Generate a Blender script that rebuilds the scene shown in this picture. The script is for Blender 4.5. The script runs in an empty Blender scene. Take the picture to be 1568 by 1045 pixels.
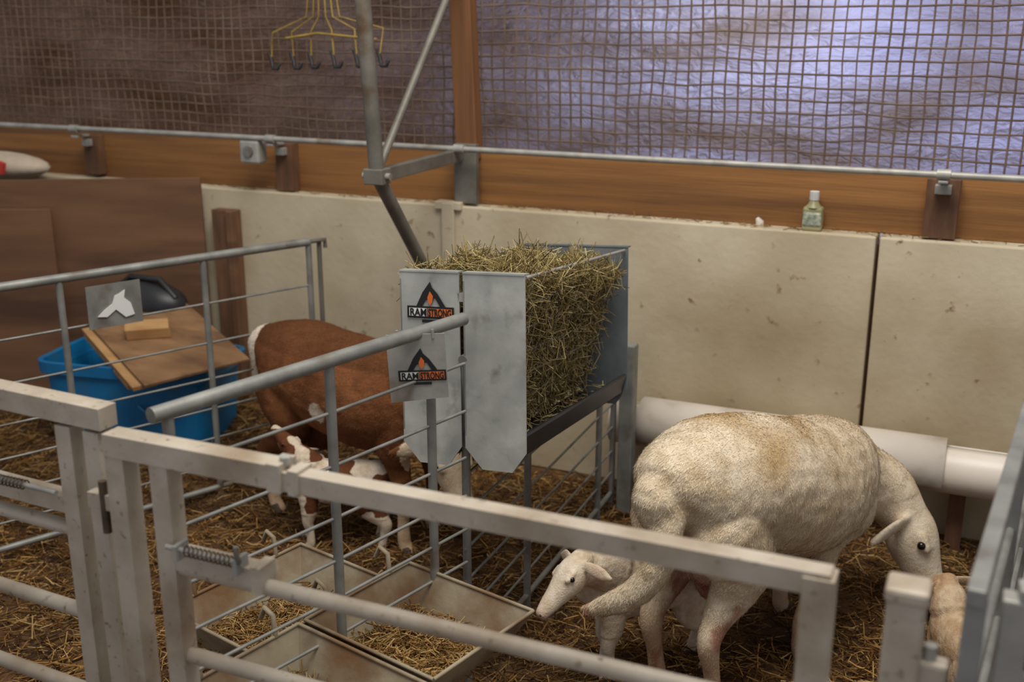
import bpy, math, random
import numpy as np
from mathutils import Vector, Matrix, noise
random.seed(3)
rng = np.random.default_rng(5)
sc = bpy.context.scene
try:
    sc.view_settings.view_transform = 'Standard'
except Exception as e:
    print(e)

def L(r, g, b):
    f = lambda c: (c/255/12.92) if c/255 <= 0.04045 else ((c/255+0.055)/1.055)**2.4
    return (f(r), f(g), f(b), 1)

# ------------------------------------------------------------------ materials
def mat(name, c1, c2=None, scale=6, rough=.6, metal=0, bump=.15, bscale=80, stretch=(1,1,1),
        c3=None, s3=2.0, lo3=.55, hi3=.7, bdist=.004, attr=None, spec=.5, c4=None, s4=30, lo4=.68, hi4=.74):
    m = bpy.data.materials.new(name); m.use_nodes = True
    nt = m.node_tree; N = nt.nodes; K = nt.links
    p = N['Principled BSDF']
    tc = N.new('ShaderNodeTexCoord'); mp = N.new('ShaderNodeMapping')
    mp.inputs['Scale'].default_value = stretch
    K.new(tc.outputs['Object'], mp.inputs['Vector'])
    def nz(s, d=6):
        n = N.new('ShaderNodeTexNoise'); n.inputs['Scale'].default_value = s; n.inputs['Detail'].default_value = d
        K.new(mp.outputs['Vector'], n.inputs['Vector']); return n
    def ramp(src, a, b, ca, cb):
        r = N.new('ShaderNodeValToRGB'); r.color_ramp.elements[0].position = a; r.color_ramp.elements[1].position = b
        r.color_ramp.elements[0].color = ca; r.color_ramp.elements[1].color = cb
        K.new(src, r.inputs['Fac']); return r
    c2 = c2 or c1
    n1 = nz(scale)
    r1 = ramp(n1.outputs['Fac'], .32, .68, c1, c2)
    col = r1.outputs['Color']
    if attr:
        a = N.new('ShaderNodeAttribute'); a.attribute_name = attr
        mx = N.new('ShaderNodeMix'); mx.data_type = 'RGBA'; mx.blend_type = 'MULTIPLY'; mx.inputs[0].default_value = 1
        K.new(a.outputs['Color'], mx.inputs[6]); K.new(col, mx.inputs[7]); col = mx.outputs[2]
    for (cc, ss, lo, hi) in ((c3, s3, lo3, hi3), (c4, s4, lo4, hi4)):
        if cc:
            n3 = nz(ss, 8); r3 = ramp(n3.outputs['Fac'], lo, hi, (0,0,0,1), (1,1,1,1))
            mx = N.new('ShaderNodeMix'); mx.data_type = 'RGBA'
            K.new(r3.outputs['Color'], mx.inputs[0]); K.new(col, mx.inputs[6]); mx.inputs[7].default_value = cc
            col = mx.outputs[2]
    K.new(col, p.inputs['Base Color'])
    p.inputs['Roughness'].default_value = rough; p.inputs['Metallic'].default_value = metal
    p.inputs['Specular IOR Level'].default_value = spec
    if bump:
        nb = nz(bscale, 4); b = N.new('ShaderNodeBump'); b.inputs['Strength'].default_value = bump; b.inputs['Distance'].default_value = bdist
        K.new(nb.outputs['Fac'], b.inputs['Height']); K.new(b.outputs['Normal'], p.inputs['Normal'])
    return m

M = {}
M['conc'] = mat('concrete', L(208,196,170), L(184,170,142), 2.2, .9, bump=.35, bscale=40, c3=L(154,134,102), s3=1.7, lo3=.46, hi3=.78, c4=L(128,102,72), s4=20, lo4=.67, hi4=.76)
M['timber'] = mat('timber', L(156,108,58), L(120,80,42), 5, .75, stretch=(.25,4,5), bump=.3, bscale=30, c3=L(90,62,38), s3=3, lo3=.50, hi3=.75)
M['timberv'] = mat('timber_post', L(128,84,46), L(96,62,34), 5, .75, stretch=(5,4,.25), bump=.3, bscale=30)
M['block'] = mat('old_wood', L(122,86,60), L(90,62,44), 8, .8, stretch=(4,4,.6), bump=.3)
M['ply'] = mat('plywood', L(124,88,60), L(98,68,46), 3, .75, stretch=(.5,.5,3), bump=.2, c3=L(78,52,36), s3=2)
M['plylid'] = mat('plywood_lid', L(150,114,78), L(118,86,56), 4, .75, stretch=(1,3,1), bump=.2, c3=L(96,68,46), s3=5, lo3=.5, hi3=.7)
M['pine'] = mat('pine_edge', L(190,150,100), L(164,122,76), 6, .7, stretch=(1,3,1), bump=.2)
M['galv'] = mat('galvanised', L(178,176,168), L(148,146,140), 14, .5, .25, bump=.1, c3=L(120,104,82), s3=8, lo3=.58, hi3=.75)
M['galvd'] = mat('galvanised_dull', L(150,150,144), L(120,120,116), 14, .5, .3, bump=.1, c3=L(104,92,76), s3=9, lo3=.58, hi3=.75)
M['gate'] = mat('gate_paint', L(192,182,166), L(166,154,136), 9, .55, .1, bump=.15, c3=L(134,110,82), s3=6, lo3=.50, hi3=.80, c4=L(104,82,60), s4=60, lo4=.62, hi4=.78)
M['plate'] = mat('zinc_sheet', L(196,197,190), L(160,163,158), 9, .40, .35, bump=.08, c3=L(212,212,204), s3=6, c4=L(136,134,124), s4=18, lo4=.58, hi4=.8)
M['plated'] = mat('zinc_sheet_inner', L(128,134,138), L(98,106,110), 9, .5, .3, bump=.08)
M['black'] = mat('black_plastic', L(30,31,34), L(44,44,46), 10, .45, bump=.05)
M['blackp'] = mat('black_print', L(24,24,26), rough=.6, bump=0)
M['white'] = mat('white_print', L(225,225,220), rough=.5, bump=0)
M['orange'] = mat('orange_print', L(216,110,44), rough=.5, bump=0)
M['red'] = mat('red_print', L(200,60,50), rough=.6, bump=0)
M['pvc'] = mat('white_pvc', L(228,218,206), L(208,198,184), 5, .4, bump=.05, c3=L(168,144,112), s3=5, lo3=.54, hi3=.78)
M['blue'] = mat('blue_plastic', L(20,116,170), L(14,98,150), 5, .45, bump=.05, c3=L(60,94,108), s3=6, lo3=.56, hi3=.8)
M['tray'] = mat('rusty_tray', L(160,148,124), L(128,114,92), 7, .7, .1, bump=.25, c3=L(116,86,56), s3=7, lo3=.43, hi3=.68)
M['steel'] = mat('weathered_steel', L(132,128,118), L(104,100,90), 10, .55, .3, bump=.15, c3=L(100,78,56), s3=9, lo3=.58, hi3=.75)
M['rust'] = mat('rusty_spring', L(100,82,64), L(66,54,44), 30, .6, .4, bump=.2)
M['hoof'] = mat('hoof', L(96,78,60), L(66,54,42), 30, .7, bump=.2)
M['wire'] = mat('dusty_netting', L(126,108,94), L(96,80,72), 8, .9, bump=.2, spec=.1)
M['yellow'] = mat('yellow_twine', L(176,148,62), L(138,112,50), 20, .7, bump=.1)
M['strand'] = mat('straw_strand', L(255,255,255), L(215,205,190), 30, .75, bump=0, attr='Col', spec=.2)
M['ground'] = mat('straw_bedding', L(100,70,40), L(62,42,24), 9, .95, stretch=(1,1,1), bump=.8, bscale=70, bdist=.02, c3=L(128,96,56), s3=18, lo3=.55, hi3=.7)
M['coat'] = mat('animal_coat', L(255,255,255), L(226,216,202), 24, .9, bump=.5, bscale=110, bdist=.004, attr='Col', spec=.15)
M['fur'] = mat('animal_hair', L(255,255,255), rough=.9, bump=0, attr='Col', spec=.1)
M['eye'] = mat('eye', L(18,12,8), rough=.1, bump=0)
M['dark'] = mat('dark_hole', L(70,48,40), rough=.8, bump=0)
M['glass'] = mat('bottle_plastic', L(176,172,130), L(150,146,104), 20, .3, bump=0)
M['label'] = mat('bottle_label', L(110,126,110), L(200,200,180), 60, .5, bump=0)
M['bag'] = mat('feed_sack', L(205,190,170), L(180,164,144), 9, .7, bump=.3)

def sheet_mat():
    m = bpy.data.materials.new('translucent_sheeting'); m.use_nodes = True
    nt = m.node_tree; N = nt.nodes; K = nt.links
    p = N['Principled BSDF']; out = N['Material Output']
    tc = N.new('ShaderNodeTexCoord'); mp = N.new('ShaderNodeMapping'); mp.inputs['Scale'].default_value = (1,1,2.4)
    K.new(tc.outputs['Object'], mp.inputs['Vector'])
    n = N.new('ShaderNodeTexNoise'); n.inputs['Scale'].default_value = 2.2; n.inputs['Detail'].default_value = 10
    K.new(mp.outputs['Vector'], n.inputs['Vector'])
    r = N.new('ShaderNodeValToRGB'); r.color_ramp.elements[0].position=.34; r.color_ramp.elements[1].position=.64
    r.color_ramp.elements[0].color=L(116,96,80); r.color_ramp.elements[1].color=L(158,146,146)
    K.new(n.outputs['Fac'], r.inputs['Fac'])
    # brown dust and dimmer backlight towards the left, both painted into the colour
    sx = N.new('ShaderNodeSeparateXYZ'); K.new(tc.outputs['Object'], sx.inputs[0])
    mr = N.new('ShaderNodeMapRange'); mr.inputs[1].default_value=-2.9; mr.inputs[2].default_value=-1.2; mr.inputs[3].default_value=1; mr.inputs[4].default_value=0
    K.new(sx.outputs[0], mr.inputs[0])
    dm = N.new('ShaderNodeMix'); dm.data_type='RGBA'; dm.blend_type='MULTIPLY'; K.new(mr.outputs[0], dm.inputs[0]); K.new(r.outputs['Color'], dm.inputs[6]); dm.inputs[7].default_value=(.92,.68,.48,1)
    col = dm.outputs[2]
    K.new(col, p.inputs['Base Color']); p.inputs['Roughness'].default_value=.30
    t = N.new('ShaderNodeBsdfTranslucent'); K.new(col, t.inputs['Color'])
    n2 = N.new('ShaderNodeTexNoise'); n2.inputs['Scale'].default_value=13; n2.inputs['Detail'].default_value=6; n2.inputs['Distortion'].default_value=1.5
    K.new(mp.outputs['Vector'], n2.inputs['Vector'])
    b = N.new('ShaderNodeBump'); b.inputs['Strength'].default_value=1; b.inputs['Distance'].default_value=.09
    K.new(n2.outputs['Fac'], b.inputs['Height']); K.new(b.outputs['Normal'], p.inputs['Normal']); K.new(b.outputs['Normal'], t.inputs['Normal'])
    mx = N.new('ShaderNodeMixShader'); mx.inputs[0].default_value=.6
    K.new(p.outputs[0], mx.inputs[1]); K.new(t.outputs[0], mx.inputs[2]); K.new(mx.outputs[0], out.inputs['Surface'])
    return m
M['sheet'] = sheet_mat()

# ------------------------------------------------------------------ mesh builder
class MB:
    def __init__(s): s.v=[]; s.f=[]; s.m=[]; s.sm=[]; s.mats=[]
    def add(s, vs, fs, m, smooth=False):
        if m not in s.mats: s.mats.append(m)
        k=len(s.v); mi=s.mats.index(m)
        s.v += [tuple(v) for v in vs]
        for f in fs: s.f.append(tuple(i+k for i in f)); s.m.append(mi); s.sm.append(smooth)
    def box(s, c, size, m, rot=None):
        c=Vector(c); hx,hy,hz=[q/2 for q in size]
        vs=[Vector((x,y,z)) for x in (-hx,hx) for y in (-hy,hy) for z in (-hz,hz)]
        if rot: vs=[rot @ v for v in vs]
        s.add([c+v for v in vs], [(0,1,3,2),(4,6,7,5),(0,4,5,1),(2,3,7,6),(0,2,6,4),(1,5,7,3)], m)
    def bar(s, p0, p1, w, h, m, up=(0,0,1)):
        p0=Vector(p0); p1=Vector(p1); t=(p1-p0).normalized(); up=Vector(up)
        if abs(t.dot(up))>.98: up=Vector((0,1,0))
        a=t.cross(up).normalized(); b=a.cross(t).normalized()
        vs=[p+a*x*w/2+b*z*h/2 for p in (p0,p1) for x,z in ((-1,-1),(1,-1),(1,1),(-1,1))]
        s.add(vs, [(3,2,1,0),(4,5,6,7),(0,1,5,4),(1,2,6,5),(2,3,7,6),(3,0,4,7)], m)
    def tube(s, pts, r, m, n=10, caps=True):
        pts=[Vector(p) for p in pts]; k=len(pts)
        rs = r if isinstance(r,(list,tuple)) else [r]*k
        vs=[]; a=None
        for i,p in enumerate(pts):
            t=(pts[min(i+1,k-1)]-pts[max(i-1,0)]).normalized()
            if a is None:
                a=t.cross(Vector((0,0,1)))
                if a.length<.05: a=t.cross(Vector((0,1,0)))
                a.normalize()
            else:
                a=(a-t*a.dot(t)).normalized()
            b=t.cross(a)
            for j in range(n):
                q=2*math.pi*j/n; vs.append(p+(a*math.cos(q)+b*math.sin(q))*rs[i])
        fs=[]
        for i in range(k-1):
            for j in range(n):
                fs.append((i*n+j,i*n+(j+1)%n,(i+1)*n+(j+1)%n,(i+1)*n+j))
        s.add(vs,fs,m,True)
        if caps:
            s.add(vs[:n],[tuple(range(n))[::-1]],m); s.add(vs[-n:],[tuple(range(n))],m)
    def prism(s, poly, thick, m):
        poly=[Vector(p) for p in poly]; t=Vector(thick); n=len(poly)
        vs=poly+[p+t for p in poly]
        fs=[tuple(range(n)), tuple(range(n,2*n))[::-1]]+[(j,j+n,(j+1)%n+n,(j+1)%n) for j in range(n)]
        s.add(vs,fs,m)
    def ell(s, c, r, m, rot=None, nu=14, nv=10):
        c=Vector(c); vs=[]; fs=[]
        for i in range(nv+1):
            th=math.pi*i/nv
            for j in range(nu):
                q=2*math.pi*j/nu
                v=Vector((r[0]*math.sin(th)*math.cos(q), r[1]*math.sin(th)*math.sin(q), r[2]*math.cos(th)))
                if rot: v=rot@v
                vs.append(c+v)
        for i in range(nv):
            for j in range(nu):
                fs.append((i*nu+j,(i+1)*nu+j,(i+1)*nu+(j+1)%nu,i*nu+(j+1)%nu))
        s.add(vs,fs,m,True)
    def arc(s, x0,x1,cy,cz,r,th,a0,a1,m,n=20):
        vs=[];fs=[]
        for x in (x0,x1):
            for k in range(n+1):
                a=math.radians(a0+(a1-a0)*k/n)
                for rr in (r,r-th): vs.append((x,cy+rr*math.cos(a),cz+rr*math.sin(a)))
        o=2*(n+1)
        for k in range(n):
            i=2*k
            fs += [(i,i+2,i+2+o,i+o),(i+1,i+1+o,i+3+o,i+3),(i,i+1,i+3,i+2),(i+o,i+2+o,i+3+o,i+1+o)]
        fs += [(0,o,o+1,1),(2*n,2*n+1,2*n+1+o,2*n+o)]
        s.add(vs,fs,m,True)
    def build(s, name, bevel=0, matrix=None, parent=None):
        me=bpy.data.meshes.new(name); me.from_pydata(s.v,[],s.f)
        for mm in s.mats: me.materials.append(M[mm])
        me.polygons.foreach_set('material_index', s.m); me.polygons.foreach_set('use_smooth', s.sm); me.update()
        o=bpy.data.objects.new(name,me); sc.collection.objects.link(o)
        if matrix is not None: o.matrix_world=matrix
        if parent: o.parent=parent
        if bevel:
            b=o.modifiers.new('bevel','BEVEL'); b.width=bevel; b.segments=2; b.limit_method='ANGLE'; b.angle_limit=math.radians(50)
        return o

def strands(name, P, D, Ln, W, C, matname='strand', bend=.25, parent=None, matrix=None):
    n=len(P)
    up=rng.normal(size=(n,3)); a=np.cross(D,up); a/=np.linalg.norm(a,axis=1)[:,None]+1e-9; b=np.cross(D,a)
    mid=P+b*(bend*Ln*rng.uniform(-1,1,n))[:,None]*.5
    pts=[P-D*Ln[:,None]*.5, mid, P+D*Ln[:,None]*.5]
    V=np.zeros((n,9,3))
    for i,p in enumerate(pts):
        for j in range(3):
            q=2*math.pi*j/3
            V[:,i*3+j]=p+(a*math.cos(q)+b*math.sin(q))*W[:,None]*.5
    F=[]
    base=np.arange(n)[:,None]*9
    for i in range(2):
        for j in range(3):
            F.append(base+np.array([[i*3+j,i*3+(j+1)%3,(i+1)*3+(j+1)%3,(i+1)*3+j]]))
    F=np.stack(F,1).reshape(-1,4)
    me=bpy.data.meshes.new(name)
    me.vertices.add(n*9); me.vertices.foreach_set('co',V.reshape(-1))
    me.loops.add(len(F)*4); me.loops.foreach_set('vertex_index',F.reshape(-1).astype(np.int32))
    me.polygons.add(len(F)); me.polygons.foreach_set('loop_start',np.arange(len(F),dtype=np.int32)*4)
    me.update(calc_edges=True); me.validate()
    ca=me.color_attributes.new('Col','FLOAT_COLOR','POINT')
    CC=np.ones((n,9,4)); CC[:,:,:3]=C[:,None,:]; ca.data.foreach_set('color',CC.reshape(-1))
    me.materials.append(M[matname])
    o=bpy.data.objects.new(name,me); sc.collection.objects.link(o)
    if matrix is not None: o.matrix_world=matrix
    if parent: o.parent=parent
    return o

def pal(cols, n):
    A=np.array([L(*c)[:3] for c in cols]); return A[rng.integers(0,len(A),n)]*rng.uniform(.75,1.25,(n,1))

# ------------------------------------------------------------------ room shell
WY=3.72
def gh(x,y):
    h=.02*noise.noise(Vector((x*2.2,y*2.2,0)))+.012*noise.noise(Vector((x*9,y*9,3)))
    h+=.15*math.exp(-(((x+3.0)/.75)**2+((y-3.5)/.5)**2))
    return h
nx,ny=190,80
vs=[];fs=[]
for j in range(ny+1):
    for i in range(nx+1):
        x=-6+8*i/nx; y=.3+(WY+.1-.3)*j/ny
        vs.append((x,y,gh(x,y)))
for j in range(ny):
    for i in range(nx):
        k=j*(nx+1)+i; fs.append((k,k+1,k+nx+2,k+nx+1))
b=MB(); b.add(vs,fs,'ground',True); floor=b.build('floor')

n=46000
X=rng.uniform(-4.3,.9,n); Y=rng.uniform(1.35,3.66,n)
Z=np.array([gh(x,y) for x,y in zip(X,Y)])+rng.uniform(0,.028,n)
az=rng.uniform(0,2*math.pi,n); el=rng.normal(0,.22,n)
D=np.stack([np.cos(az)*np.cos(el),np.sin(az)*np.cos(el),np.sin(el)],1)
clump=np.array([.80+.6*noise.noise(Vector((x*4,y*4,7))) for x,y in zip(X,Y)])
strands('loose_straw',np.stack([X,Y,Z],1),D,rng.uniform(.025,.10,n),rng.uniform(.0018,.0048,n),
        pal([(192,152,92),(162,122,68),(130,94,50),(212,178,120),(104,72,40),(150,110,60),(92,62,36)],n)*clump[:,None],parent=floor)

b=MB()
xs=[-6.0,-3.2,-1.86,-.33,2.0]
for a,c in zip(xs[:-1],xs[1:]):
    b.box(((a+c)/2,WY+.075,.5),(c-a-.012,.15,1.0),'conc')
b.box((-2,WY+.1,.49),(8,.08,.96),'block')
wall=b.build('wall_back',.006)
n=260
X=rng.uniform(-3,.6,n); P=np.stack([X,rng.uniform(WY+.005,WY+.06,n),1.003+rng.uniform(0,.006,n)],1)
az=rng.uniform(0,6.28,n); D=np.stack([np.cos(az),np.sin(az)*.4,rng.normal(0,.1,n)],1); D/=np.linalg.norm(D,axis=1)[:,None]
strands('ledge_straw',P,D,rng.uniform(.02,.05,n),rng.uniform(.0015,.003,n),pal([(170,140,90),(140,110,66)],n),parent=wall)
b=MB()
b.box((-1.875,WY-.002,.51),(.05,.03,1.0),'conc'); b.box((-1.875,WY+.01,1.0),(.11,.05,.03),'conc')
b.build('wall_joint_post',.003)

b=MB()
b.box((-3.92,WY+.10,1.10),(4.18,.06,.20),'timber'); b.box((.09,WY+.10,1.10),(3.80,.06,.20),'timber')
b.build('timber_beam',.004)
b=MB(); b.bar((-1.815,WY+.06,1.17),(-1.885,WY+.06,2.9),.085,.06,'timberv',up=(0,1,0)); b.build('timber_post',.004)
for x,w,h,zc in ((-3.62,.07,.17,1.10),(-2.62,.08,.19,1.10),(-.15,.10,.19,1.10)):
    b=MB(); b.box((x,WY+.043,zc),(w,.05,h),'block'); b.box((x,WY+.005,zc+h/2-.03),(w*.5,.03,.03),'galv')
    b.box((x,WY-.03,zc+h/2+.002),(.03,.08,.01),'galv'); b.build('pipe_cleat',.003)
b=MB(); b.tube([(-6,3.66,1.22),(-3,3.66,1.222),(-1,3.66,1.218),(2,3.66,1.22)],.011,'galv'); 
for x in (-3.62,-2.62,-1.8,-.15): b.tube([(x-.02,3.66,1.22),(x+.02,3.66,1.22)],.017,'galv')
b.build('water_pipe')
b=MB(); b.box((-2.72,3.68,1.165),(.09,.06,.09),'galv'); b.tube([(-2.72,3.655,1.17),(-2.72,3.64,1.17)],.022,'galvd'); b.build('junction_box',.008)

b=MB(); vs=[];fs=[]; nx,nz=300,120
for j in range(nz+1):
    for i in range(nx+1):
        x=-6.4+8.6*i/nx; z=1.12+2.0*j/nz
        y=WY+.21+.035*noise.noise(Vector((x*1.2,z*4.5,1)))+.022*noise.noise(Vector((x*5,z*16,5)))+.008*noise.noise(Vector((x*14,z*30,2)))
        vs.append((x,y,z))
for j in range(nz):
    for i in range(nx):
        k=j*(nx+1)+i; fs.append((k,k+1,k+nx+2,k+nx+1))
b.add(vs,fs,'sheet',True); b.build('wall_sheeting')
b=MB(); cell=.043
def wob(x,z): return Vector((x+.010*noise.noise(Vector((x*7,z*7,0))), WY+.125+.025*noise.noise(Vector((x*3,z*3,9))), z+.012*noise.noise(Vector((x*6,z*6,4)))))
for i in range(int(8.4/cell)):
    x=-6.3+i*cell
    b.tube([wob(x,1.18+.09*k) for k in range(20)],.0033,'wire',n=4,caps=False)
for k in range(40):
    z=1.2+k*cell
    b.tube([wob(-6.3+.12*i,z) for i in range(70)],.0033,'wire',n=4,caps=False)
b.build('wall_netting')

b=MB(); X0=-1.83
b.tube([(X0,3.06,2.9),(X0,3.07,1.73),(X0,3.12,1.19)],.025,'steel',14)
b.tube([(X0,3.12,1.19),(X0,3.43,.82),(X0,3.70,.50)],.023,'steel',14)
b.bar((X0,3.10,1.19),(X0,3.72,1.19),.03,.045,'steel')
b.tube([(X0,3.14,1.22),(X0,3.75,1.86)],.013,'steel',10)
b.box((X0,3.12,1.19),(.07,.06,.05),'steel'); b.box((X0+.02,3.74,1.12),(.09,.03,.22),'steel')
b.tube([(X0-.05,3.12,1.19),(X0+.05,3.12,1.19)],.012,'galv')
b.build('steel_brace_frame',.003)

b=MB()
hx=[-2.62,-2.52,-2.44,-2.34,-2.24,-2.14]
for i,x in enumerate(hx):
    z=1.50+.004*i; y=3.70
    b.tube([(x-.012,y,z+.045),(x,y,z+.01),(x+.01,y-.01,z-.015),(x+.03,y-.01,z-.015),(x+.035,y,z+.005)],.0065,'black',6)
    b.tube([(x,y,z+.03),(x-.02*random.uniform(-1,1),y,z+.12),(-2.38+.3*(x+2.38),y,1.68),(-2.38+.1*(x+2.38),y,2.0)],.0032,'yellow',5)
b.tube([(-2.55,3.70,1.60),(-2.4,3.69,1.62),(-2.15,3.70,1.60)],.0042,'yellow',5)
b.tube([(-2.38,3.70,1.98),(-2.38,3.75,2.9)],.004,'yellow',5)
b.build('twine_with_hooks')

# ------------------------------------------------------------------ props on the wall
b=MB(); bx,by=-.545,WY+.035
b.box((bx,by,1.040),(.064,.045,.08),'glass'); b.box((bx,by-.004,1.040),(.062,.045,.05),'label')
b.tube([(bx,by,1.078),(bx,by,1.09),(bx,by,1.105)],[.028,.018,.013],'glass'); b.tube([(bx,by,1.102),(bx,by,1.13)],.016,'white')
b.build('medicine_bottle',.008)
b=MB(); b.tube([(-.72,WY+.04,1.0),(-.72,WY+.04,1.015),(-.73,WY+.04,1.028)],[.014,.014,.006],'pvc'); b.build('bottle_cap')

b=MB()
b.arc(-1.16,1.6,3.60,.29,.08,.006,100,410,'pvc')
b.tube([(-1.165,3.60,.29),(-1.15,3.60,.29)],.078,'pvc',24)
b.arc(-1.06,-.05,3.60,.296,.092,.005,20,215,'pvc')
b.arc(-1.12,1.6,3.60,.285,.066,.01,190,350,'tray')
for x in (-.9,0,1): b.box((x,3.66,.15),(.05,.06,.32),'block')
b.build('gutter_water_trough')

b=MB()
b.prism([(-4.6,2.92,0),(-2.97,3.65,0),(-2.97,3.65,1.05),(-4.6,2.92,1.03)],(-.006,.014,0),'ply')
b.build('plywood_sheet',.002)
b=MB(); b.prism([(-4.6,2.86,0),(-3.50,3.36,0),(-3.50,3.36,.93),(-4.6,2.86,.93)],(-.006,.014,0),'ply'); b.build('plywood_sheet.001',.002)
b=MB(); b.box((-2.885,3.692,.46),(.11,.05,.92),'block'); b.box((-2.84,3.66,.46),(.03,.03,.92),'ply'); b.build('wooden_prop_post',.003)
b=MB(); 
b.ell((-4.05,3.62,1.05),(.30,.10,.06),'bag'); 
for i in range(5): b.box((-4.2+.07*i,3.515+.002*i,1.055),(.03,.02,.05),'red',Matrix.Rotation(.3*(-1)**i,3,'Y'))
b.build('feed_sack')

# ------------------------------------------------------------------ blue tub with boards
RT=Matrix.Rotation(math.radians(10),3,'Z')
def tub(name,c,w,d,h):
    b=MB(); c=Vector(c); n=28
    def ring(sx,sy,z):
        out=[]
        for k in range(n):
            a=2*math.pi*k/n; ca,sa=math.cos(a),math.sin(a)
            e=.25
            out.append(c+RT@Vector((math.copysign(abs(ca)**e,ca)*sx,math.copysign(abs(sa)**e,sa)*sy,z)))
        return out
    prof=[(.88,.88,0),(.94,.94,h*.6),(.96,.96,h-.05),(1.03,1.03,h-.05),(1.04,1.04,h),(.98,.98,h),(.93,.93,h*.6),(.84,.84,.02)]
    rings=[ring(w/2*a,d/2*q,z) for a,q,z in prof]
    vs=[v for r in rings for v in r]; fs=[]
    for i in range(len(rings)-1):
        for k in range(n): fs.append((i*n+k,i*n+(k+1)%n,(i+1)*n+(k+1)%n,(i+1)*n+k))
    fs += [tuple(range(n))[::-1], tuple((len(rings)-1)*n+k for k in range(n))]
    b.add(vs,fs,'blue')
    for s in (-1,1):
        b.tube([c+RT@Vector((s*w*.2-.05,-d/2-.01,h*.6)),c+RT@Vector((s*w*.2,-d/2-.035,h*.55)),c+RT@Vector((s*w*.2+.05,-d/2-.01,h*.6))],.008,'blue',8)
    return b.build(name,.004)
tub('blue_storage_tub',(-2.98,3.24,.06),.70,.38,.36)
TL=Vector((-3.22,3.22,.505)); TT=Vector((-2.95,3.475,.565)); RR=Vector((-2.44,3.20,.465)); BB=Vector((-2.71,2.94,.405))
ea=(TT-TL).normalized(); eb=(BB-TL).normalized(); en=eb.cross(ea).normalized(); 
if en.z<0: en=-en
b=MB()
b.prism([TL,BB,RR,TT],en*.012,'plylid')
o=-en*.020
b.prism([TL-ea*.03+o,BB-ea*.035+o+eb*(-.03),BB+ea*.05+o+eb*(-.03),TL+ea*.06+o],en*.018,'pine')
b.prism([TL-ea*.03+o*2.4,BB-ea*.035+o*2.4-eb*.10,BB+ea*.02+o*2.4-eb*.10,TL+ea*.03+o*2.4],en*.018,'pine')
b.build('plywood_lid',.002)
R3=Matrix((eb,ea,en)).transposed()
b=MB(); b.box(TL.lerp(RR,.36)+ea*.02+en*.036,(.08,.17,.045),'pine',Matrix.Rotation(-.35,3,en)@R3); b.build('wood_offcut',.003)
b=MB(); b.ell((-3.12,3.44,.56),(.20,.10,.10),'black'); b.tube([(-3.30,3.44,.58),(-3.17,3.42,.67),(-3.02,3.42,.67),(-2.95,3.42,.60)],.012,'black'); b.build('rubber_bucket')

# ------------------------------------------------------------------ hurdles
def hurdle(name,p0,p1,top,posts,wires,bot=.06,r=.015,mt='galvd',hook=False,rp=.011):
    b=MB(); p0=Vector(p0); p1=Vector(p1); d=(p1-p0)
    P=lambda s,z: Vector((p0.x+d.x*s,p0.y+d.y*s,z))
    b.tube([P(0,top),P(1,top)],r,mt,12)
    b.tube([P(0,bot),P(1,bot)],r*.7,mt,10)
    for s in posts: b.tube([P(s,0.0),P(s,top)],rp,mt,10)
    for z in wires: b.tube([P(0,z),P(.5,z-.004),P(1,z)],.004,mt,6)
    if hook:
        e=P(1,top); dn=d.normalized()*.07; e2=e+Vector((dn.x,dn.y,0))
        b.tube([e,e+Vector((dn.x,dn.y,0))*.5,e2,e2-Vector((0,0,.03))],.008,'steel',8); b.tube([e2-Vector((0.02,0.01,.0)),Vector((e2.x-.02,e2.y-.01,.25))],.009,'steel',8)
    return b,P
b,P=hurdle('h',(-3.15,1.50),(-2.255,3.34),.90,[.02,.36,.565,.80,1.0],[.15,.25,.36,.47,.60,.74],hook=True); b.build('sheep_hurdle')
b,P=hurdle('h',(-1.33,1.45),(-1.105,2.26),1.01,[.04,.50,.86],[.38,.47,.56,.66,.78,.90],bot=.28,r=.0155); 
b.build('sheep_hurdle.001')
b,P=hurdle('h',(-1.12,2.28),(-1.13,3.50),.90,[0.01,.34,.86,.985],[.14,.22,.31,.40,.50,.6,.72],r=.012); b.build('sheep_hurdle.002')
b=MB(); b.box((-1.075,3.47,.31),(.05,.05,.62),'galvd'); b.build('fence_post',.004)

b=MB(); ex=Vector((.4375,.8994,0)); c0=Vector((-2.570,2.68,0))+Vector((.014,-.007,0))
b.prism([c0-ex*.088+Vector((0,0,.725)),c0+ex*.088+Vector((0,0,.725)),c0+ex*.088+Vector((0,0,.865)),c0-ex*.088+Vector((0,0,.865))],(.004,-.002,0),'galvd')
o=c0+Vector((.006,-.003,.795))
sh=[(-.06,-.03),(-.03,-.035),(.0,-.015),(.03,-.045),(.06,-.04),(.05,.0),(.03,.02),(.035,.045),(.015,.035),(.0,.03),(-.01,.005),(-.035,-.01)]
b.prism([o+ex*x+Vector((0,0,z)) for x,z in sh],(.003,-.0015,0),'white')
b.build('ram_logo_sign')

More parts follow.
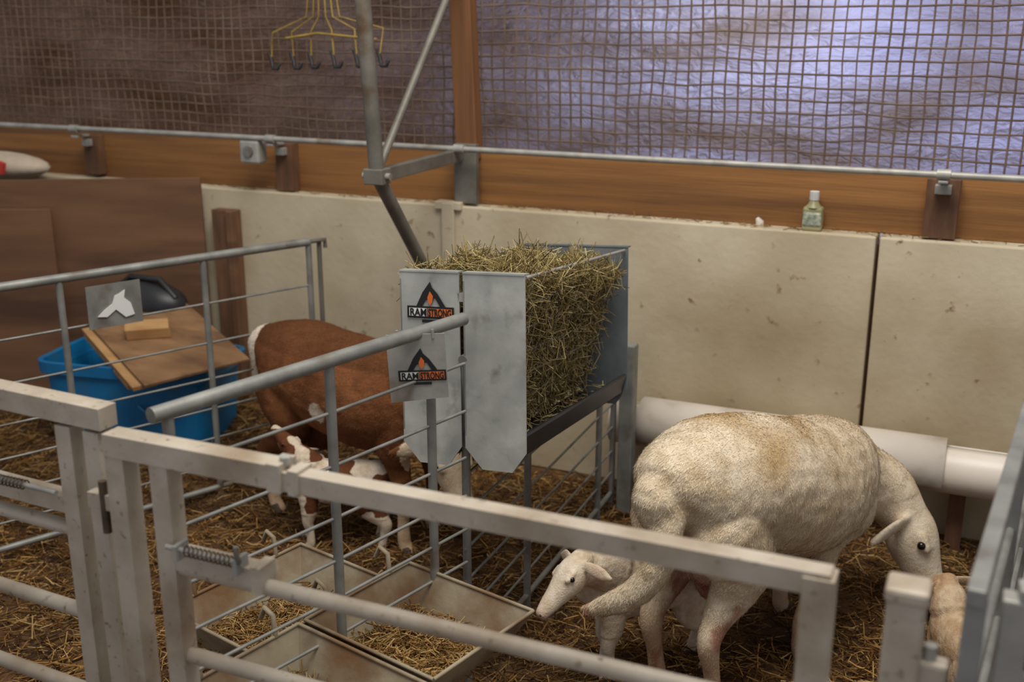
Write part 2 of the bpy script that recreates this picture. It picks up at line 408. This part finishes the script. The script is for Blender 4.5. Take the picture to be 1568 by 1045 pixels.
# ------------------------------------------------------------------ hay feeder
FM=Matrix.Translation((-1.12,2.28,.86))@Matrix.Rotation(math.radians(-6.0),4,'X')@Matrix.Rotation(math.radians(-3.2),4,'Y')
W2,LY,ZT,ZB=.165,.78,.25,-.225
b=MB()
def plate(b,y,x0,x1,mt,cut=.045):
    t=.004
    pts=[(x0,y,ZT),(x1,y,ZT),(x1,y,ZB+.05),(x1-cut*.8,y,ZB),(x0+cut,y,ZB),(x0,y,ZB+.05)]
    b.prism(pts,(0,t,0),mt)
    b.box(((x0+x1)/2,y+.012,ZT),(x1-x0,.028,.004),mt)
    b.box((x0+.002,y+.012,(ZT+ZB)/2+.03),(.004,.024,ZT-ZB-.1),mt)
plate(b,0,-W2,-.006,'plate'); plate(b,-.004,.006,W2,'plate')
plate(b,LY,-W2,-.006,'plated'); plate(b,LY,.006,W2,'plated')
for s in (-1,1):
    prof=[(s*.160,-.13),(s*.164,-.135),(s*.152,-.185),(s*.12,-.21),(s*.05,-.21),(s*.02,-.195),(s*.02,-.187),(s*.055,-.20),(s*.115,-.20),(s*.142,-.18),(s*.154,-.13)]
    b.prism([(x,.006,z) for x,z in prof],(0,LY-.008,0),'black')
for s in (-1,1):
    top=Vector((s*.155,0,ZT-.01)); botm=Vector((s*.035,0,-.16))
    for i in range(15):
        y=.02+i*(LY-.04)/14
        b.tube([top+Vector((0,y,0)),botm+Vector((0,y,0))],.0020,'galv',6)
    for k in range(7):
        p=top.lerp(botm,k/6); b.tube([p+Vector((0,.005,0)),p+Vector((0,LY-.005,0))],.0026 if k else .0045,'galv',6)
b.box((0,LY/2,ZT-.06),(.02,LY,.02),'galv')
feeder=b.build('hay_feeder',0,FM)
def logo(parent,mtx,s,nm):
    b=MB()
    def poly(pts,mt,z): b.prism([Vector((x*s,z,y*s)) for x,y in pts],(0,.0006,0),mt)
    poly([(-1.08,-.58),(1.08,-.58),(1.08,-.08),(-1.08,-.08)],'blackp',-.001)
    poly([(-.98,-.50),(-.16,-.50),(-.16,-.16),(-.98,-.16)],'white',-.002)
    poly([(-.12,-.50),(1.0,-.50),(1.0,-.16),(-.12,-.16)],'orange',-.002)
    poly([(-.65,-.08),(-.35,.5),(0,.95),(.1,.7),(.35,.45),(.7,-.08),(.45,-.08),(.25,.25),(.0,.3),(-.25,.15),(-.4,-.08)],'blackp',-.001)
    poly([(-.12,.3),(.0,.55),(.14,.35),(.1,.1),(.0,-.02),(-.1,.1)],'orange',-.002)
    poly([(-.4,-.76),(.4,-.76),(.4,-.64),(-.4,-.64)],'blackp',-.001)
    o=b.build(nm,0,mtx); o.parent=parent
    for txt,x,wd in (('RAM',-.95,.76),('STRONG',-.09,1.06)):
        cu=bpy.data.curves.new(nm+'_text','FONT'); cu.body=txt; cu.size=s*.44; cu.extrude=.0003; cu.offset=s*.010
        cu.materials.append(M['blackp']); t=bpy.data.objects.new(nm+'_text_'+txt.lower(),cu); sc.collection.objects.link(t)
        bpy.context.view_layer.update(); w=max(t.dimensions.x,1e-4)
        t.matrix_world=mtx@Matrix.Translation((x*s,-.003,-.48*s))@Matrix.Rotation(math.pi/2,4,'X')@Matrix.Diagonal((wd*s/w,1,1,1)); t.parent=parent
logo(feeder,Matrix.Translation((-.082,-.002,.170)),.058,'feeder_logo')
b=MB(); PQ=Matrix.Translation((-1.145,2.10,.940))@Matrix.Rotation(math.radians(20),4,'Z')@Matrix.Rotation(math.radians(-3),4,'Y')
b.prism([(-.066,0,-.09),(.066,0,-.08),(.066,0,.07),(-.066,0,.07)],(0,.003,0),'galv')
b.tube([(-.04,0,.06),(-.04,.0,.08)],.003,'galv'); b.tube([(.04,0,.06),(.04,.0,.08)],.003,'galv')
plq=b.build('brand_plaque',0,PQ)
logo(plq,Matrix.Translation((.010,-.001,-.010)),.050,'plaque_logo')

n=10000
y=rng.uniform(.05,LY-.05,n); z=rng.uniform(-.17,.26,n)
hw=np.clip(.035+(z+.16)/(.40)*.115,.03,.148)
top=.200+.035*np.cos((y-.15)*4)+.018*np.sin(y*23)
z=np.minimum(z,top)
edge=rng.random(n)<.6
x=np.where(edge,np.sign(rng.uniform(-1,1,n))*hw*rng.uniform(.80,1.12,n),rng.uniform(-1,1,n)*hw)
P_=np.stack([x,y,z],1)
D=rng.normal(size=(n,3)); D[:,0]*=.45; D[:,2]*=.75; D[:,1]*=np.where((y<.08)|(y>LY-.08),.25,1); D/=np.linalg.norm(D,axis=1)[:,None]
n2=2600
y2=rng.uniform(.03,LY-.05,n2); x2=rng.uniform(-.15,.15,n2); z2=.185+.055*np.cos(x2*9)*np.cos((y2-.15)*3)+rng.uniform(-.03,.035,n2)+.02*np.sin(y2*19+x2*30)
P2=np.stack([x2,y2,z2],1); D2=rng.normal(size=(n2,3)); D2[:,2]*=.7; D2[:,1]*=np.where(y2<.06,.3,1); D2/=np.linalg.norm(D2,axis=1)[:,None]
n3=160
P3=np.stack([rng.uniform(.05,.12,n3),rng.uniform(.05,LY-.05,n3),rng.uniform(-.20,-.15,n3)],1); D3=rng.normal(size=(n3,3)); D3[:,2]*=.3; D3/=np.linalg.norm(D3,axis=1)[:,None]
P_=np.concatenate([P_,P2,P3]); D=np.concatenate([D,D2,D3]); n=len(P_)
LL=rng.uniform(.03,.12,n); LL[-n3:]*=.5
o=strands('hay',P_,D,LL,rng.uniform(.0012,.0030,n),pal([(186,170,120),(160,144,96),(204,190,142),(130,114,74),(106,94,58),(168,148,96)],n),bend=.6)
o.parent=feeder
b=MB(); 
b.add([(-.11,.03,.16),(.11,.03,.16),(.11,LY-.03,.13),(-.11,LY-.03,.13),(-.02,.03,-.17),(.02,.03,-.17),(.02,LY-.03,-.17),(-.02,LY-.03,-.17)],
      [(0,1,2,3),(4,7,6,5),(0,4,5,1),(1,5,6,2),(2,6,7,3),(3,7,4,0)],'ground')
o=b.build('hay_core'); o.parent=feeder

# ------------------------------------------------------------------ hook-over trays
def tray(name,c,ang,lx,ly,h,z):
    b=MB(); R=Matrix.Rotation(ang,3,'Z'); c=Vector((c[0],c[1],z))
    T=lambda x,y,zz: c+R@Vector((x,y,zz))
    def wall(x0,y0,x1,y1,ix0,iy0,ix1,iy1):
        b.prism([T(x0,y0,0),T(x1,y1,0),T(ix1,iy1,-h),T(ix0,iy0,-h)],R@Vector((0,0,-.004)),'tray')
        b.tube([T(x0,y0,0),T(x1,y1,0)],.0045,'tray',8)
    a,d=lx/2,ly/2; k=.06
    wall(-a,-d,a,-d,-a+k,-d+k,a-k,-d+k); wall(a,-d,a,d,a-k,-d+k,a-k,d-k)
    wall(a,d,-a,d,a-k,d-k,-a+k,d-k); wall(-a,d,-a,-d,-a+k,d-k,-a+k,-d+k)
    b.prism([T(-a+k,-d+k,-h),T(a-k,-d+k,-h),T(a-k,d-k,-h),T(-a+k,d-k,-h)],(0,0,.004),'tray')
    for yy in (-d*.6,d*.6):
        b.tube([T(-a,yy,0),T(-a-.005,yy,.05),T(-a-.03,yy,.06),T(-a-.045,yy,.03)],.006,'tray',8)
    o=b.build(name)
    n=1900
    X=rng.uniform(-a+k*.8,a-k*.8,n); Y=rng.uniform(-d+k*.8,d-k*.8,n); Z=-h+rng.uniform(.005,.045,n)
    Pw=np.array([tuple(T(x,y,zz)) for x,y,zz in zip(X,Y,Z)])
    az=rng.uniform(0,6.28,n); el=rng.normal(0,.3,n)
    D=np.stack([np.cos(az)*np.cos(el),np.sin(az)*np.cos(el),np.sin(el)],1)
    s=strands(name+'_straw',Pw,D,rng.uniform(.02,.07,n),rng.uniform(.0015,.0035,n),pal([(176,142,90),(150,114,66),(196,166,112),(110,82,48)],n)); s.parent=o
hang=math.radians(-14)
tray('hook_over_trough',(-1.075,1.955),hang,.38,.34,.11,.40)
tray('hook_over_trough.001',(-1.16,1.61),hang,.38,.33,.11,.40)
tray('hook_over_trough.002',(-1.47,1.97),hang,.30,.42,.11,.36)

# ------------------------------------------------------------------ front gates
GY=1.385
def sq(b,p0,p1,w=.038,mt='gate'): b.bar(p0,p1,w,w,mt)
b=MB(); TZ=.980
sq(b,(-1.365,GY,TZ),(-1.0,GY,TZ),.042)
sq(b,(-1.02,GY,TZ-.006),(-.14,GY,TZ-.006),.034)
b.box((-1.01,GY,TZ),(.025,.050,.050),'gate'); b.tube([(-1.0,GY,TZ+.02),(-1.0,GY,TZ+.032)],.010,'galv'); b.box((-.975,GY,TZ-.004),(.02,.044,.044),'gate')
sq(b,(-1.345,GY,TZ),(-1.345,GY,.03),.04); sq(b,(-1.25,GY,TZ),(-1.25,GY,.03),.038)
sq(b,(-.155,GY,TZ+.004),(-.155,GY,.03),.042)
for z in (.765,.59,.41,.22):
    b.tube([(-1.24,GY,z),(-.155,GY,z)],.0145,'gate',14)
sq(b,(-1.25,GY,.785),(-1.07,GY,.785),.036)
b.box((-1.06,GY,.785),(.02,.046,.05),'gate')
b.tube([(-1.24,GY-.026,.815),(-1.08,GY-.026,.815)],.005,'galv',8)
coil=[(-1.20+.0011*i,GY-.026+.009*math.cos(i*.75),.815+.009*math.sin(i*.75)) for i in range(100)]
b.tube(coil,.0018,'rust',5)
b.box((-1.215,GY-.02,.81),(.008,.035,.03),'galv'); b.box((-1.09,GY-.02,.81),(.008,.035,.03),'galv')
b.tube([(-1.085,GY-.026,.815),(-1.085,GY-.035,.83),(-1.085,GY-.035,.85)],.005,'steel',8)
b.box((-.12,GY,.80),(.05,.03,.03),'gate'); b.tube([(-.13,GY,.80),(-.075,GY,.80)],.009,'galv')
b.build('metal_gate',.004)
b=MB()
sq(b,(-1.40,GY+.035,TZ+.028),(-2.9,GY+.12,TZ+.028),.042)
sq(b,(-1.43,GY+.036,TZ),(-1.43,GY+.036,.03),.036); sq(b,(-1.50,GY+.04,TZ),(-1.50,GY+.04,.03),.036)
for z in (.765,.59,.41,.22): b.tube([(-1.50,GY+.04,z),(-2.9,GY+.12,z)],.0145,'gate',14)
sq(b,(-1.50,GY+.04,.82),(-1.75,GY+.055,.82),.034)
b.tube([(-1.52,GY+.010,.85),(-1.78,GY+.025,.85)],.005,'galv',8)
coil=[(-1.60-.0011*i,GY+.015+.009*math.cos(i*.75),.85+.009*math.sin(i*.75)) for i in range(110)]
b.tube(coil,.0018,'rust',5)
b.box((-1.395,GY+.01,.86),(.07,.03,.03),'gate'); b.tube([(-1.395,GY,.90),(-1.395,GY,.80)],.008,'rust')
b.build('metal_gate.001',.004)
b=MB()
sq(b,(-.045,GY+.02,.97),(-.045,GY+.02,.03),.050); b.box((-.045,GY+.02,.973),(.056,.056,.022),'gate')
b.box((-.01,GY+.02,.86),(.05,.03,.04),'gate'); b.tube([(-.01,GY+.02,.80),(-.01,GY+.02,.90)],.009,'galv')
b.build('gate_post',.006)
b=MB()
p0=Vector((.035,1.36,0)); p1=Vector((.215,3.45,0)); 
Q=lambda s,z: Vector((p0.x+(p1.x-p0.x)*s,p0.y+(p1.y-p0.y)*s,z))
b.bar(Q(0,1.0),Q(1,1.0),.024,.026,'galvd'); b.bar(Q(0,.12),Q(1,.12),.025,.025,'galvd')
for s in (0.01,.33,.66,.99): b.bar(Q(s,0),Q(s,1.0),.026,.026,'galvd')
for z in (.28,.45,.62,.80): b.tube([Q(0,z),Q(1,z)],.008,'galvd',8)
b.build('side_hurdle',.003)
b=MB()
b.bar((.085,1.42,.985),(.6,1.47,.985),.035,.035,'galv'); b.bar((.085,1.42,.985),(.085,1.42,0),.035,.035,'galv')
for z in (.86,.6,.35): b.bar((.085,1.42,z),(.6,1.47,z),.02,.03,'galv')
b.bar((.6,1.47,1.0),(.6,1.47,0),.04,.04,'galv')
b.build('side_hurdle.001',.003)

# ------------------------------------------------------------------ animals
def cr(p0,p1,p2,p3,t):
    return .5*((2*p1)+(-p0+p2)*t+(2*p0-5*p1+4*p2-p3)*t*t+(-p0+3*p1-3*p2+p3)*t*t*t)
def loft(vs,fs,pts,upref,n=18,sub=5):
    A=np.array(pts,float)
    E=np.vstack([2*A[0]-A[1],A,2*A[-1]-A[-2]])
    S=[]
    for i in range(1,len(E)-2):
        for k in range(sub): S.append(cr(E[i-1],E[i],E[i+1],E[i+2],k/sub))
    S.append(A[-1]); S=np.array(S); S[:,3:]=np.maximum(S[:,3:],.003)
    tang=np.gradient(S[:,:3],axis=0)
    t0=tang[0]/np.linalg.norm(tang[0]); t1=tang[-1]/np.linalg.norm(tang[-1])
    def cap(s,t,sg):
        r=min(s[3],s[4]); out=[]
        for f,g in ((.45,.88),(.78,.6),(.95,.25)):
            q=s.copy(); q[:3]=s[:3]+sg*t*r*f; q[3:]=s[3:]*g; out.append(q)
        return out
    S=np.vstack([cap(S[0],t0,-1)[::-1],S,cap(S[-1],t1,1)])
    tang=np.gradient(S[:,:3],axis=0)
    up=Vector(upref); k0=len(vs)
    for s,t in zip(S,tang):
        t=Vector(t).normalized(); u=(up-t*up.dot(t))
        if u.length<.1: u=Vector((1,0,0))-t*t.x
        u.normalize(); sd=t.cross(u)
        for j in range(n):
            q=2*math.pi*j/n; vs.append(Vector(s[:3])+sd*math.cos(q)*s[3]+u*math.sin(q)*s[4])
    m=len(S)
    for i in range(m-1):
        for j in range(n): fs.append((k0+i*n+j,k0+i*n+(j+1)%n,k0+(i+1)*n+(j+1)%n,k0+(i+1)*n+j))
    fs.append(tuple(k0+j for j in range(n))[::-1]); fs.append(tuple(k0+(m-1)*n+j for j in range(n)))

def sheep(name,O,phi,S,poll,muz,fnorm,necks,tail,colfn,feet,bf=1.0,lf=1.0,hs=1.0,hr=1.0,chestz=0,udder=False,furn=20000,furl=.008,ear=(1,-.35,-.1),lenf=1.0,rumpz=0,eyer=.011):
    MW=Matrix.Translation((O[0],O[1],O[2] if len(O)>2 else 0))@Matrix.Rotation(math.radians(phi),4,'Z')@Matrix.Scale(S,4)
    IW=MW.inverted(); loc=lambda p: IW@Vector(p)
    vs=[];fs=[]
    tr=[(-.43,.55,.07,.085),(-.385,.565,.125,.13),(-.29,.555,.165,.16),(-.14,.53,.185,.175),(.02,.51,.195,.185),(.17,.51,.18,.185),(.29,.53,.14,.16),(.37,.54,.09,.11)]
    loft(vs,fs,[(x*lenf,0,z+chestz*max(0,x+.15)/.5+rumpz*max(0,-x)/.4,w*bf,h*(bf*.5+.5)) for x,z,w,h in tr],(0,0,1),26)
    for (k,(fx,fy)) in feet.items():
        if k[0]=='h':
            sx=-.30*lenf; s=1 if k[1]=='L' else -1
            P=[(sx,s*.085*bf,.50,.085*hr,.11),(sx+.05,s*.105*bf,.40,.07*hr,.10),(sx+.03,s*.10*bf,.33,.05*hr,.075),(fx-.005,(fy+s*.09*bf)/2,.265,.030*lf,.04*lf),(fx-.035,fy,.225,.025*lf,.034*lf),(fx-.02,fy,.15,.019*lf,.022*lf),(fx-.005,fy,.075,.021*lf,.023*lf),(fx+.005,fy,.045,.022*lf,.024*lf),(fx+.02,fy,.018,.025*lf,.03*lf)]
        else:
            sx=.24*lenf; s=1 if k[1]=='L' else -1
            P=[(sx,s*.09*bf,.50+chestz*.7,.065*bf,.09),(sx-.01,s*.105*bf,.39+chestz*.3,.05*bf,.07),((sx*.6+fx*.4)-.01,s*.09*bf*.6+fy*.4,.31,.035*lf,.045*lf),((sx*.3+fx*.7)+.01,fy,.215,.028*lf,.031*lf),(fx,fy,.14,.019*lf,.021*lf),(fx,fy,.075,.021*lf,.023*lf),(fx+.003,fy,.045,.022*lf,.024*lf),(fx+.018,fy,.018,.025*lf,.03*lf)]
        loft(vs,fs,P,(1,0,0),14)
    pl=loc(poll); mz=loc(muz); d=(mz-pl).normalized()
    nk=[tuple(loc(p[:3]))+(p[3]/S,p[3]/S*1.15) for p in necks]
    loft(vs,fs,nk+[tuple(pl+d*.03*hs)+(.052*hs,.058*hs)],(0,0,1),18)
    fn=Vector(fnorm); fn=(IW.to_3x3()@fn).normalized(); fn=(fn-d*fn.dot(d)).normalized(); sd=d.cross(fn)
    hp=[]
    for t,w,h,off in ((-.02,.048,.05,0),(.03,.060,.066,-.004),(.075,.060,.068,-.008),(.12,.050,.058,-.008),(.165,.040,.046,-.006),(.205,.036,.039,-.006),(.24,.029,.031,-.006)):
        c=pl+(d*t+fn*off)*hs; hp.append(tuple(c)+(w*hs,h*hs))
    loft(vs,fs,hp,tuple(fn),20,4)
    for s in (1,-1):
        ed=(sd*s*ear[0]+fn*ear[1]+d*ear[2]).normalized(); er=pl+(sd*s*.045+fn*.015+d*.0)*hs
        en=(fn*.7+d*.5)
        loft(vs,fs,[tuple(er+ed*q*hs)+(w*hs,.009*hs) for q,w in ((0,.016),(.03,.024),(.07,.029),(.11,.023),(.14,.010))],tuple(en),12,3)
        c=pl+(d*.072+sd*s*.050+fn*.030)*hs
        loft(vs,fs,[tuple(c-d*.018*hs)+(.012*hs,.012*hs),tuple(c+d*.018*hs)+(.012*hs,.012*hs)],tuple(fn),10,2)
    if tail: loft(vs,fs,tail,(1,0.2,0),14)
    if udder:
        loft(vs,fs,[(-.20,0,.37,.07,.09),(-.21,0,.315,.065,.08),(-.215,0,.285,.04,.05)],(1,0,0),14)
        for s in (1,-1): loft(vs,fs,[(-.21,s*.04,.30,.018,.018),(-.21,s*.05,.255,.011,.011)],(1,0,0),10)
    me=bpy.data.meshes.new(name); me.from_pydata([tuple(v) for v in vs],[],fs); me.update()
    tmp=bpy.data.objects.new(name+'_tmp',me); sc.collection.objects.link(tmp)
    r=tmp.modifiers.new('r','REMESH'); r.mode='VOXEL'; r.voxel_size=.0066; r.use_smooth_shade=True
    sm=tmp.modifiers.new('s','SMOOTH'); sm.factor=.5; sm.iterations=5
    dg=bpy.context.evaluated_depsgraph_get(); me2=bpy.data.meshes.new_from_object(tmp.evaluated_get(dg))
    bpy.data.objects.remove(tmp)
    eyes=[pl+(d*.075+sd*s*.058+fn*.022)*hs for s in (1,-1)]
    nv=len(me2.vertices); CO=np.zeros(nv*3); me2.vertices.foreach_get('co',CO); CO=CO.reshape(-1,3)
    NR=np.zeros(nv*3); me2.vertex_normals.foreach_get('vector',NR); NR=NR.reshape(-1,3)
    cols=np.ones((nv,4)); OUT=CO.copy()
    for i in range(nv):
        c=Vector(CO[i]); hd=(c-pl).dot(d)
        isface=(c-(pl+d*.1*hs)).length<.19*hs and hd>-.05*hs
        if not isface and c.z>.28:
            k=.005*noise.noise(c*9)+.0024*noise.noise(c*38)
            OUT[i]=CO[i]+NR[i]*k
        lat=(c-pl-d*hd).length
        cols[i,:3]=L(*colfn(c,hd/hs if isface else -1,lat/hs))[:3]
    me2.vertices.foreach_set('co',OUT.reshape(-1)); me2.update()
    ca=me2.color_attributes.new('Col','FLOAT_COLOR','POINT')
    ca.data.foreach_set('color',cols.reshape(-1))
    me2.polygons.foreach_set('use_smooth',[True]*len(me2.polygons))
    me2.materials.clear(); me2.materials.append(M['coat'])
    root=bpy.data.objects.new(name,me2); sc.collection.objects.link(root); root.matrix_world=MW
    b=MB()
    for q in eyes: b.ell(q,(eyer*hs,)*3,'eye')
    for s in (1,-1):
        b.ell(pl+(d*.255+sd*s*.014+fn*.006)*hs,(.006*hs,.006*hs,.006*hs),'dark')
        b.tube([pl+(d*.268+sd*s*.004-fn*.016)*hs, pl+(d*.24+sd*s*.026-fn*.022)*hs, pl+(d*.205+sd*s*.036-fn*.024)*hs],.0018*hs,'dark',6)
    for (k,(fx,fy)) in feet.items():
        for s in (1,-1):
            loftv=[];loftf=[]
            loft(loftv,loftf,[(fx+.012,fy+s*.012*lf,.034,.011*lf,.022*lf),(fx+.022,fy+s*.013*lf,.010,.013*lf,.028*lf)],(1,0,0),10,2)
            b.add(loftv,loftf,'hoof',True)
    eo=b.build(name+'_features'); eo.parent=root
    if furn:
        me2.calc_loop_triangles(); nt=len(me2.loop_triangles)
        tri=np.zeros(nt*3,np.int32); me2.loop_triangles.foreach_get('vertices',tri); tri=tri.reshape(-1,3)
        co=OUT
        a,b_,c_=co[tri[:,0]],co[tri[:,1]],co[tri[:,2]]
        cr_=np.cross(b_-a,c_-a); ar=np.linalg.norm(cr_,axis=1); nr=cr_/(ar[:,None]+1e-12)
        idx=rng.choice(nt,furn,p=ar/ar.sum()); u=rng.random((furn,2)); fl=u.sum(1)>1; u[fl]=1-u[fl]
        P=a[idx]+(b_-a)[idx]*u[:,:1]+(c_-a)[idx]*u[:,1:]; N_=nr[idx]
        g=np.tile(np.array([-.8,0,-.6]),(furn,1))+rng.normal(0,.45,(furn,3))
        g-=N_*(g*N_).sum(1)[:,None]; g/=np.linalg.norm(g,axis=1)[:,None]+1e-9
        D=g+N_*rng.uniform(.08,.35,(furn,1)); D/=np.linalg.norm(D,axis=1)[:,None]
        sdv=np.cross(D,N_); sdv/=np.linalg.norm(sdv,axis=1)[:,None]+1e-9
        plv=np.array(pl); ln=furl*rng.uniform(.5,1.3,furn)
        near=np.linalg.norm(P-(plv+np.array(d)*.1*hs),axis=1)<.2*hs; ln[near]*=.4; ln[P[:,2]<.25]*=.5
        w=.0010
        V=np.stack([P-sdv*w,P+sdv*w,P+D*ln[:,None]],1)
        fm=bpy.data.meshes.new(name+'_hair'); fm.vertices.add(furn*3); fm.vertices.foreach_set('co',V.reshape(-1))
        fm.loops.add(furn*3); fm.loops.foreach_set('vertex_index',np.arange(furn*3,dtype=np.int32))
        fm.polygons.add(furn); fm.polygons.foreach_set('loop_start',np.arange(furn,dtype=np.int32)*3)
        fm.update(calc_edges=True)
        cc=cols[tri[idx,0]].copy(); cc[:,:3]*=rng.uniform(.88,1.20,(furn,1)); cc=np.repeat(np.minimum(cc,.95),3,axis=0)
        fa=fm.color_attributes.new('Col','FLOAT_COLOR','POINT'); fa.data.foreach_set('color',cc.reshape(-1))
        fm.materials.append(M['fur']); fo=bpy.data.objects.new(name+'_hair',fm); sc.collection.objects.link(fo); fo.parent=root
    return root

def mixc(a,b,t): t=max(0,min(1,t)); return tuple(x*(1-t)+y*t for x,y in zip(a,b))
N3=lambda c,s,o=0: noise.noise(Vector((c[0]*s+o,c[1]*s,c[2]*s)))
def col_white(c,hd,lat):
    k=(222,208,184)
    k=mixc(k,(194,172,136),.7*max(0,N3(c,5)+.25))
    k=mixc(k,(180,156,120),.6*max(0,N3(c,22,3)))
    if c[2]>.58 and hd<0: k=mixc(k,(184,154,108),1.3*max(0,N3(c,8,4)+.2)*min(1,(c[2]-.58)/.06)*math.exp(-((c[0]+.12)/.26)**2))
    if hd>-.9:
        k=mixc((220,206,184),(196,168,146),(hd-.19)/.07)
    if c[2]<.30 and hd<-.5: k=mixc(k,(196,170,142),(.30-c[2])/.12)
    if -.32<c[0]<-.1 and abs(c[1])<.08 and c[2]<.40 and hd<-.5: k=mixc(k,(186,138,122),.65)
    if c[0]<-.2 and c[2]<.32 and hd<-.5: k=mixc(k,(150,92,74),.6*max(0,min(1,(N3(c,16,2)-.02)*4)))
    return k
def col_brown(c,hd,lat):
    k=mixc((108,68,42),(134,88,56),.5+1.2*N3(c,5))
    k=mixc(k,(84,54,34),.8*max(0,N3(c,20,5)))
    if c[2]>.64: k=mixc(k,(92,58,36),.6)
    if (Vector(c)-Vector((-.03,-.19,.48))).length<.036: k=(222,208,190)
    if c[0]<-.455 and c[2]>.4: k=(226,214,198)
    if hd>-.9: k=(210,192,166)
    if c[2]<.20 and hd<-.5: k=mixc(k,(206,180,150),(.20-c[2])/.05)
    return k
def col_spot(c,hd,lat):
    k=(220,206,188)
    if N3(c,9,3)>.0 and c[2]>.3: k=(104,64,42)
    if c[2]<.3 and hd<-.5: k=(216,202,182)
    return k
def col_lamb(c,hd,lat):
    k=mixc((228,216,198),(206,188,160),.7*max(0,N3(c,7)+.3))
    if hd>.21: k=mixc(k,(204,174,158),(hd-.21)/.06)
    if lat>.09 and hd>-.9: k=(220,198,178)
    return k
def col_tan(c,hd,lat):
    return mixc((204,184,156),(176,146,116),.5+N3(c,8))

sheep('white_ewe',(-.450,2.745),66,1.05,(-.130,3.15,.31),(-.030,3.12,.085),(.21,0,.106),
      [(-.35,2.99,.46,.125),(-.29,3.09,.42,.105),(-.20,3.15,.37,.080)],
      [(-.40,-.02,.60,.05,.035),(-.445,-.03,.53,.042,.038),(-.46,-.03,.45,.038,.036),(-.485,.01,.37,.035,.032),(-.51,.08,.31,.028,.024),(-.52,.14,.275,.015,.013)],
      col_white,{'hL':(-.34,.06),'hR':(-.32,-.095),'fL':(.20,.08),'fR':(.04,-.09)},bf=.93,udder=True,furn=90000,furl=.0095,chestz=-.11,rumpz=.015,hs=1.05,ear=(.9,-.75,.15))
sheep('brown_ewe',(-1.845,3.0),-12,.97,(-1.47,2.86,.42),(-1.36,2.78,.24),(.4,-.3,.5),
      [(-1.60,2.945,.56,.13),(-1.53,2.915,.53,.10),(-1.49,2.89,.48,.075)],
      [(-.42,0,.64,.05,.04),(-.475,0,.61,.052,.05),(-.49,0,.54,.048,.04),(-.49,0,.47,.03,.03)],
      col_brown,{'hL':(-.34,.10),'hR':(-.36,-.10),'fL':(.22,.09),'fR':(.25,-.09)},udder=True,furn=45000,furl=.010)
sheep('spotted_lamb',(-1.85,2.84),196,.46,(-1.985,2.81,.325),(-2.06,2.84,.36),(0,0,1),
      [(-1.935,2.815,.28,.048),(-1.96,2.81,.305,.04)],
      [(-.40,0,.60,.03,.03),(-.46,0,.50,.028,.025),(-.47,0,.38,.022,.02)],
      col_spot,{'hL':(-.32,.08),'hR':(-.26,-.09),'fL':(.2,.07),'fR':(.26,-.08)},bf=.72,lf=1.35,hs=1.15,furn=9000,lenf=.9)
sheep('white_lamb',(-.72,2.55),215,.5,(-.848,2.37,.375),(-.90,2.28,.29),(-.5,-.5,.7),
      [(-.80,2.49,.31,.06),(-.825,2.44,.34,.05)],
      [(-.40,0,.60,.03,.03),(-.46,0,.50,.028,.025),(-.47,0,.38,.022,.02)],
      col_lamb,{'hL':(-.32,.08),'hR':(-.30,-.09),'fL':(.22,.07),'fR':(.2,-.08)},bf=.72,lf=1.35,hs=1.25,furn=9000,lenf=.9)
sheep('tan_lamb',(.050,2.64),112,.42,(.000,2.76,.31),(-.045,2.82,.24),(-.3,.3,.7),
      [(.015,2.72,.26,.05),(.007,2.74,.285,.042)],
      [(-.40,0,.60,.03,.03),(-.46,0,.50,.028,.025),(-.47,0,.38,.022,.02)],
      col_tan,{'hL':(-.32,.08),'hR':(-.30,-.09),'fL':(.22,.07),'fR':(.2,-.08)},bf=.72,lf=1.35,hs=1.2,furn=5000,lenf=.9)

# ------------------------------------------------------------------ lights / world / camera
w=bpy.data.worlds.new('world'); sc.world=w; w.use_nodes=True
w.node_tree.nodes['Background'].inputs[0].default_value=(.95,.95,1.0,1); w.node_tree.nodes['Background'].inputs[1].default_value=.37
def area(name,loc,target,sx,sy,power,col,spread=None):
    l=bpy.data.lights.new(name,'AREA'); l.shape='RECTANGLE'; l.size=sx; l.size_y=sy; l.energy=power; l.color=col
    if spread: l.spread=math.radians(spread)
    o=bpy.data.objects.new(name,l); sc.collection.objects.link(o); o.location=loc
    o.rotation_euler=(Vector(target)-Vector(loc)).to_track_quat('-Z','Y').to_euler(); return o
area('roof_light',(-.6,1.7,4.4),(-1.0,2.9,.4),2.6,1.8,172,(1,.95,.87))
area('daylight_outside',(.0,5.0,2.0),(-.2,3.9,1.6),2.2,1.0,48,(.40,.52,1.0),110)
area('sheeting_streak_lamp',(-.80,4.35,1.74),(-.85,3.9,1.66),.6,.10,7,(.60,.72,1.0))  # added lamp close behind the sheeting for bright streaks; no real opening there
cam=bpy.data.cameras.new('camera'); co=bpy.data.objects.new('camera',cam); sc.collection.objects.link(co)
co.location=(0,0,1.7); co.rotation_euler=(math.radians(73.5),0,math.radians(23.5))
cam.lens=39.2; cam.sensor_width=36; cam.clip_start=.05
cam.dof.use_dof=True; cam.dof.focus_distance=2.7; cam.dof.aperture_fstop=2.6
sc.camera=co
